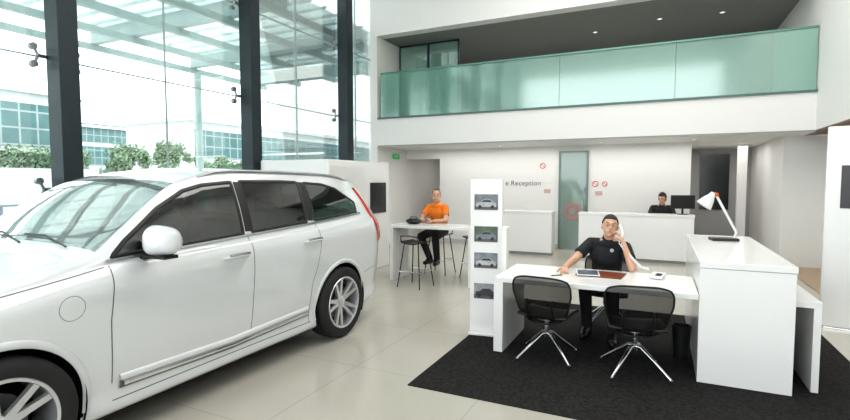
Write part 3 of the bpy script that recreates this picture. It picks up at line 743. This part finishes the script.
# ---------------------------------------------------------------- brochure stand
st=thing('brochure_stand','white freestanding display stand with four car photographs','display stand',(-1.635,4.98,Z),rotz=8)
MB().bb(-.19,.15,-.04,.04,.025,1.66).obj('stand_panel',LAC,st,bevel=.004)
MB().bb(.15,.205,-.10,.10,.0,1.16).obj('side_holder',LAC,st,bevel=.004)
MB().bb(-.195,.15,-.11,.11,0,.025).obj('stand_base',LAC,st,bevel=.006)
sil=[(-.105,-.035),(-.108,-.005),(-.095,.008),(-.06,.014),(-.03,.042),(.045,.045),(.085,.012),(.105,.006),(.108,-.035)]
cab=[(-.052,.014),(-.026,.037),(.04,.039),(.068,.014)]
for i,z in enumerate((1.42,1.08,.80,.47)):
    pm=MB().box((-.02,-.043,z),(.25,.006,.165)).obj('photo_print',mat('print_%d'%i,[(.16,.18,.20),(.07,.11,.07),(.20,.22,.24),(.30,.31,.32)][i],.3,noise=.7,nscale=14),st)
    MB().box((-.02,-.0465,z-.06),(.25,.002,.045)).obj('printed_road',mat('print_road',(.09,.09,.095),.3,noise=.2),pm)
    T=lambda dy:M(((1,0,0,-.02),(0,0,-1,dy),(0,1,0,z-.015),(0,0,0,1)))
    MB().prism(sil,.002,T(-.0475)).obj('printed_car',mat('car_print_%d'%i,[(.42,.43,.45),(.20,.22,.25),(.45,.46,.48),(.04,.04,.05)][i],.4,noise=.5,nscale=25),pm)
    MB().prism(cab,.001,T(-.0495)).obj('printed_window',mat('print_glass',(.03,.04,.05),.3),pm)
    for wx in(-.085,.048): MB().cyl((wx,-.049,z-.05),(wx,-.051,z-.05),.018,n=14).obj('printed_wheel',BLACK,pm)
# ---------------------------------------------------------------- bar table, stools, bag
bt=thing('bar_table','white high table with panel ends','table',(-3.30,7.32,0))
MB().bb(-.72,.72,-.28,.28,.88,.93).obj('table_top',LAC,bt,bevel=.004)
for x in(-.72,.66): MB().bb(x,x+.06,-.28,.28,0,.88).obj('panel_leg',LAC,bt,bevel=.004)
def stool(loc,rotz,label):
    s=thing('bar_stool',label,'stool',loc,rotz,'bar stools')
    MB().grid(lambda a,b:V(((a-.5)*.36,(b-.5)*.34,.68+.03*(2*a-1)**2)),8,8).obj('seat',BLACK,s,solid=.018,bevel=.004)
    MB().tube([(-.15,.13,.69),(-.16,.175,.74),(-.15,.19,.80),(0,.205,.81),(.15,.19,.80),(.16,.175,.74),(.15,.13,.69)],.008,8).obj('backrest',BLACK,s)
    for sx in(-1,1):
        for sy in(-1,1): MB().cyl((sx*.13,sy*.12,.68),(sx*.21,sy*.20,0),.009,n=8).obj('leg',BLACK,s)
    r=[(.187,.177,.25),(-.187,.177,.25),(-.187,-.177,.25),(.187,-.177,.25)]
    MB().tube(r,.008,8,True).obj('footrest',CHROME,s)
    return s
s1=stool((-3.52,7.97,0),-4,'black bar stool with chrome footrest under the man in orange')
s2=duplicate(s1,(-2.80,7.88,0),-10); s2['label']='empty black bar stool with chrome footrest at the high table'
s3=duplicate(s1,(-3.42,6.80,0),172); s3['label']='black bar stool with its back to the open floor'
bg=thing('handbag','black soft bag lying on the high table','bag',(-3.72,7.32,.93))
MB().sph((0,0,.045),(.14,.09,.05),20,12,fn=lambda p:V((p.x,p.y,max(p.z,-.045)))).obj('bag_body',BLACK,bg)
MB().tube([(-.07,0,.085),(-.05,.0,.12),(.05,.0,.12),(.07,0,.085)],.007,8).obj('handle',BLACK,bg)
# ---------------------------------------------------------------- rear counters
def rcounter(x0,x1,y,label,h=.98):
    e=thing('reception_counter',label,'counter',((x0+x1)/2,y,0),group='reception counters'); L=(x1-x0)/2
    MB().bb(-L,L,-.2,.2,.06,h-.05).obj('counter_body',LAC,e,bevel=.004)
    MB().bb(-L+.03,L-.03,-.17,.17,0,.06).obj('plinth',mat('plinth_grey',(.3,.3,.3),.5),e)
    MB().bb(-L-.01,L+.01,-.21,.21,h-.05,h).obj('counter_top',LAC,e,bevel=.004)
    return e
rcounter(-3.45,-2.12,11.05,'white reception counter below the wall lettering')
rcounter(-1.55,.62,11.05,'long white reception counter with a monitor')
mo=thing('computer_monitor','black computer monitor on the rear reception counter','monitor',(.42,11.08,.98),rotz=10)
MB().box((0,0,.25),(.44,.03,.27)).obj('monitor_screen',BLACK,mo,bevel=.006)
MB().cyl((0,.01,0),(0,.01,.14),.02,n=12).obj('monitor_neck',BLACK,mo); MB().box((0,.01,.006),(.2,.16,.012)).obj('monitor_foot',BLACK,mo,bevel=.004)
ls=text('wall_lettering','e Reception',.172,mat('letter_grey',(.04,.04,.04),.6),None,(-2.66,12.195,1.54),(90,0,0),ext=.001,align='RIGHT',off=-.001,sp=1.08)
tag(ls,'thin dark lettering mounted on the white rear wall','sign')
dr=thing('door_1','','door',(-1.88,12.17,0)); del dr['label'],dr['category']; struct(dr)
MB().bb(-.30,.30,-.015,.015,.02,2.33).obj('door_glass',GLASSD,dr,smooth=False)
MB().bb(-.34,-.30,-.03,.03,0,2.37).bb(.30,.34,-.03,.03,0,2.37).bb(-.30,.30,-.03,.03,2.33,2.37).obj('door_frame',mat('frame_green_grey',(.16,.22,.21),.4),dr,smooth=False)
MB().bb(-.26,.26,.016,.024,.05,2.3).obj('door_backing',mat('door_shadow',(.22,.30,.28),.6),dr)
MB().cyl((.22,-.05,.85),(.22,-.05,1.2),.012,n=10).cyl((.22,-.05,.9),(.22,-.015,.9),.008,n=8).cyl((.22,-.05,1.15),(.22,-.015,1.15),.008,n=8).obj('door_handle',CHROME,dr)
def ringm(mb,r1,r0,y):
    mb.lathe([(r0,0),(r1,0),(r1,.004),(r0,.004)],M.Translation(V((0,y,0)))@M.Rotation(R(90),4,'X'),32)
RED=mat('sign_red',(.6,.05,.03),.5)
em=thing('door_emblem','faded reddish round ring emblem on the frosted glass door','sticker',(-1.90,12.15,.92))
q=MB(); ringm(q,.20,.14,0); q.obj('emblem_ring',mat('faded_red',(.44,.20,.18),.5),em)
q=MB(); ringm(q,.08,.0,0); q.obj('emblem_centre',mat('faded_red2',(.38,.26,.24),.5),em)
def rsign(x,z,r,label,y=12.195):
    e=thing('prohibition_sign',label,'sign',(x,y,z))
    q=MB(); q.cyl((0,0,0),(0,-.003,0),r,n=28); q.obj('sign_plate',LAC,e)
    q=MB(); ringm(q,r,r*.72,-.003)
    q.box((0,-.005,0),(r*1.6,.003,r*.2),M.Rotation(R(45),3,'Y')); q.obj('sign_ring',RED,e)
rsign(-1.38,1.58,.07,'round red no-smoking sign on the white wall')
rsign(-2.62,2.02,.07,'round red fire sign high on the rear wall')
rsign(-1.17,1.58,.06,'small round red notice on the white wall')
for x,z in((-2.50,1.40),(-1.3,1.36)):
    ff=thing('wall_notice','small pale notice with reddish print on the rear wall','notice',(x,12.195,z),group='wall notices')
    MB().bb(-.08,.08,-.004,0,-.05,.05).obj('notice_sheet',mat('notice_pink',(.6,.42,.38),.6),ff)
struct(MB().bb(.95,1.62,14.96,14.99,.9,2.35).obj('window_20',mat('dark_pane',(.02,.022,.025),.15),smooth=False))
struct(MB().bb(-6.0,-5.1,14.55,14.6,0,2.1).obj('door_2',mat('grey_door',(.13,.12,.11),.5),smooth=False))
ex=thing('exit_sign','small green illuminated exit sign above the doorway','sign',(XL+.04,11.5,2.3),rotz=90)
MB().box((0,0,0),(.30,.04,.13)).obj('sign_box',mat('exit_green',(.02,.35,.12),.5,emit=.3),ex,bevel=.004)
text('sign_text','EXIT',.10,LAC,ex,(0,-.021,-.035),(90,0,0),.001)
wl=thing('wall_speaker','small white wall mounted speaker','speaker',(2.86,10.9,1.95))
MB().box((0,0,0),(.08,.14,.2)).obj('speaker_body',LAC,wl,bevel=.01); MB().box((-.042,0,0),(.006,.11,.17)).obj('speaker_grille',mat('plinth_grey',(.3,.3,.3),.5),wl)
# ---------------------------------------------------------------- lights
wld=bpy.data.worlds.new('world'); S.world=wld; wld.use_nodes=True; nt=wld.node_tree
bgn=nt.nodes['Background']; bgn.inputs[0].default_value=(.94,.97,1,1); bgn.inputs[1].default_value=3.1
def area(name,loc,sx,sy,power,rot=(0,0,0),col=(1,.965,.92)):
    a=bpy.data.lights.new(name,'AREA'); a.shape='RECTANGLE'; a.size=sx;a.size_y=sy;a.energy=power;a.color=col
    o=bpy.data.objects.new(name,a); C.objects.link(o); o.location=loc; o.rotation_euler=[R(x) for x in rot]; return o
area('ceiling_fill',(-.5,6,6.9),4,7,265)  # broad fill light added to brighten the room, not a modelled fixture
area('reception_lamp',(-2,11.5,2.45),7,.8,38)
area('corridor_lamp',(1.35,13.4,2.45),1,1.5,14)
area('doorway_lamp',(-5.2,13.5,2.45),1,1,8)
area('mezzanine_lamp',(-2,12.8,5.15),7,1.5,40)
su=bpy.data.lights.new('sun','SUN'); su.energy=2.5; su.angle=R(3); so_=bpy.data.objects.new('sun',su); C.objects.link(so_); so_.rotation_euler=(R(20),R(42),0)
S.view_settings.view_transform='Standard'; S.view_settings.look='None'
try: S.view_settings.look='Medium High Contrast'
except Exception: pass
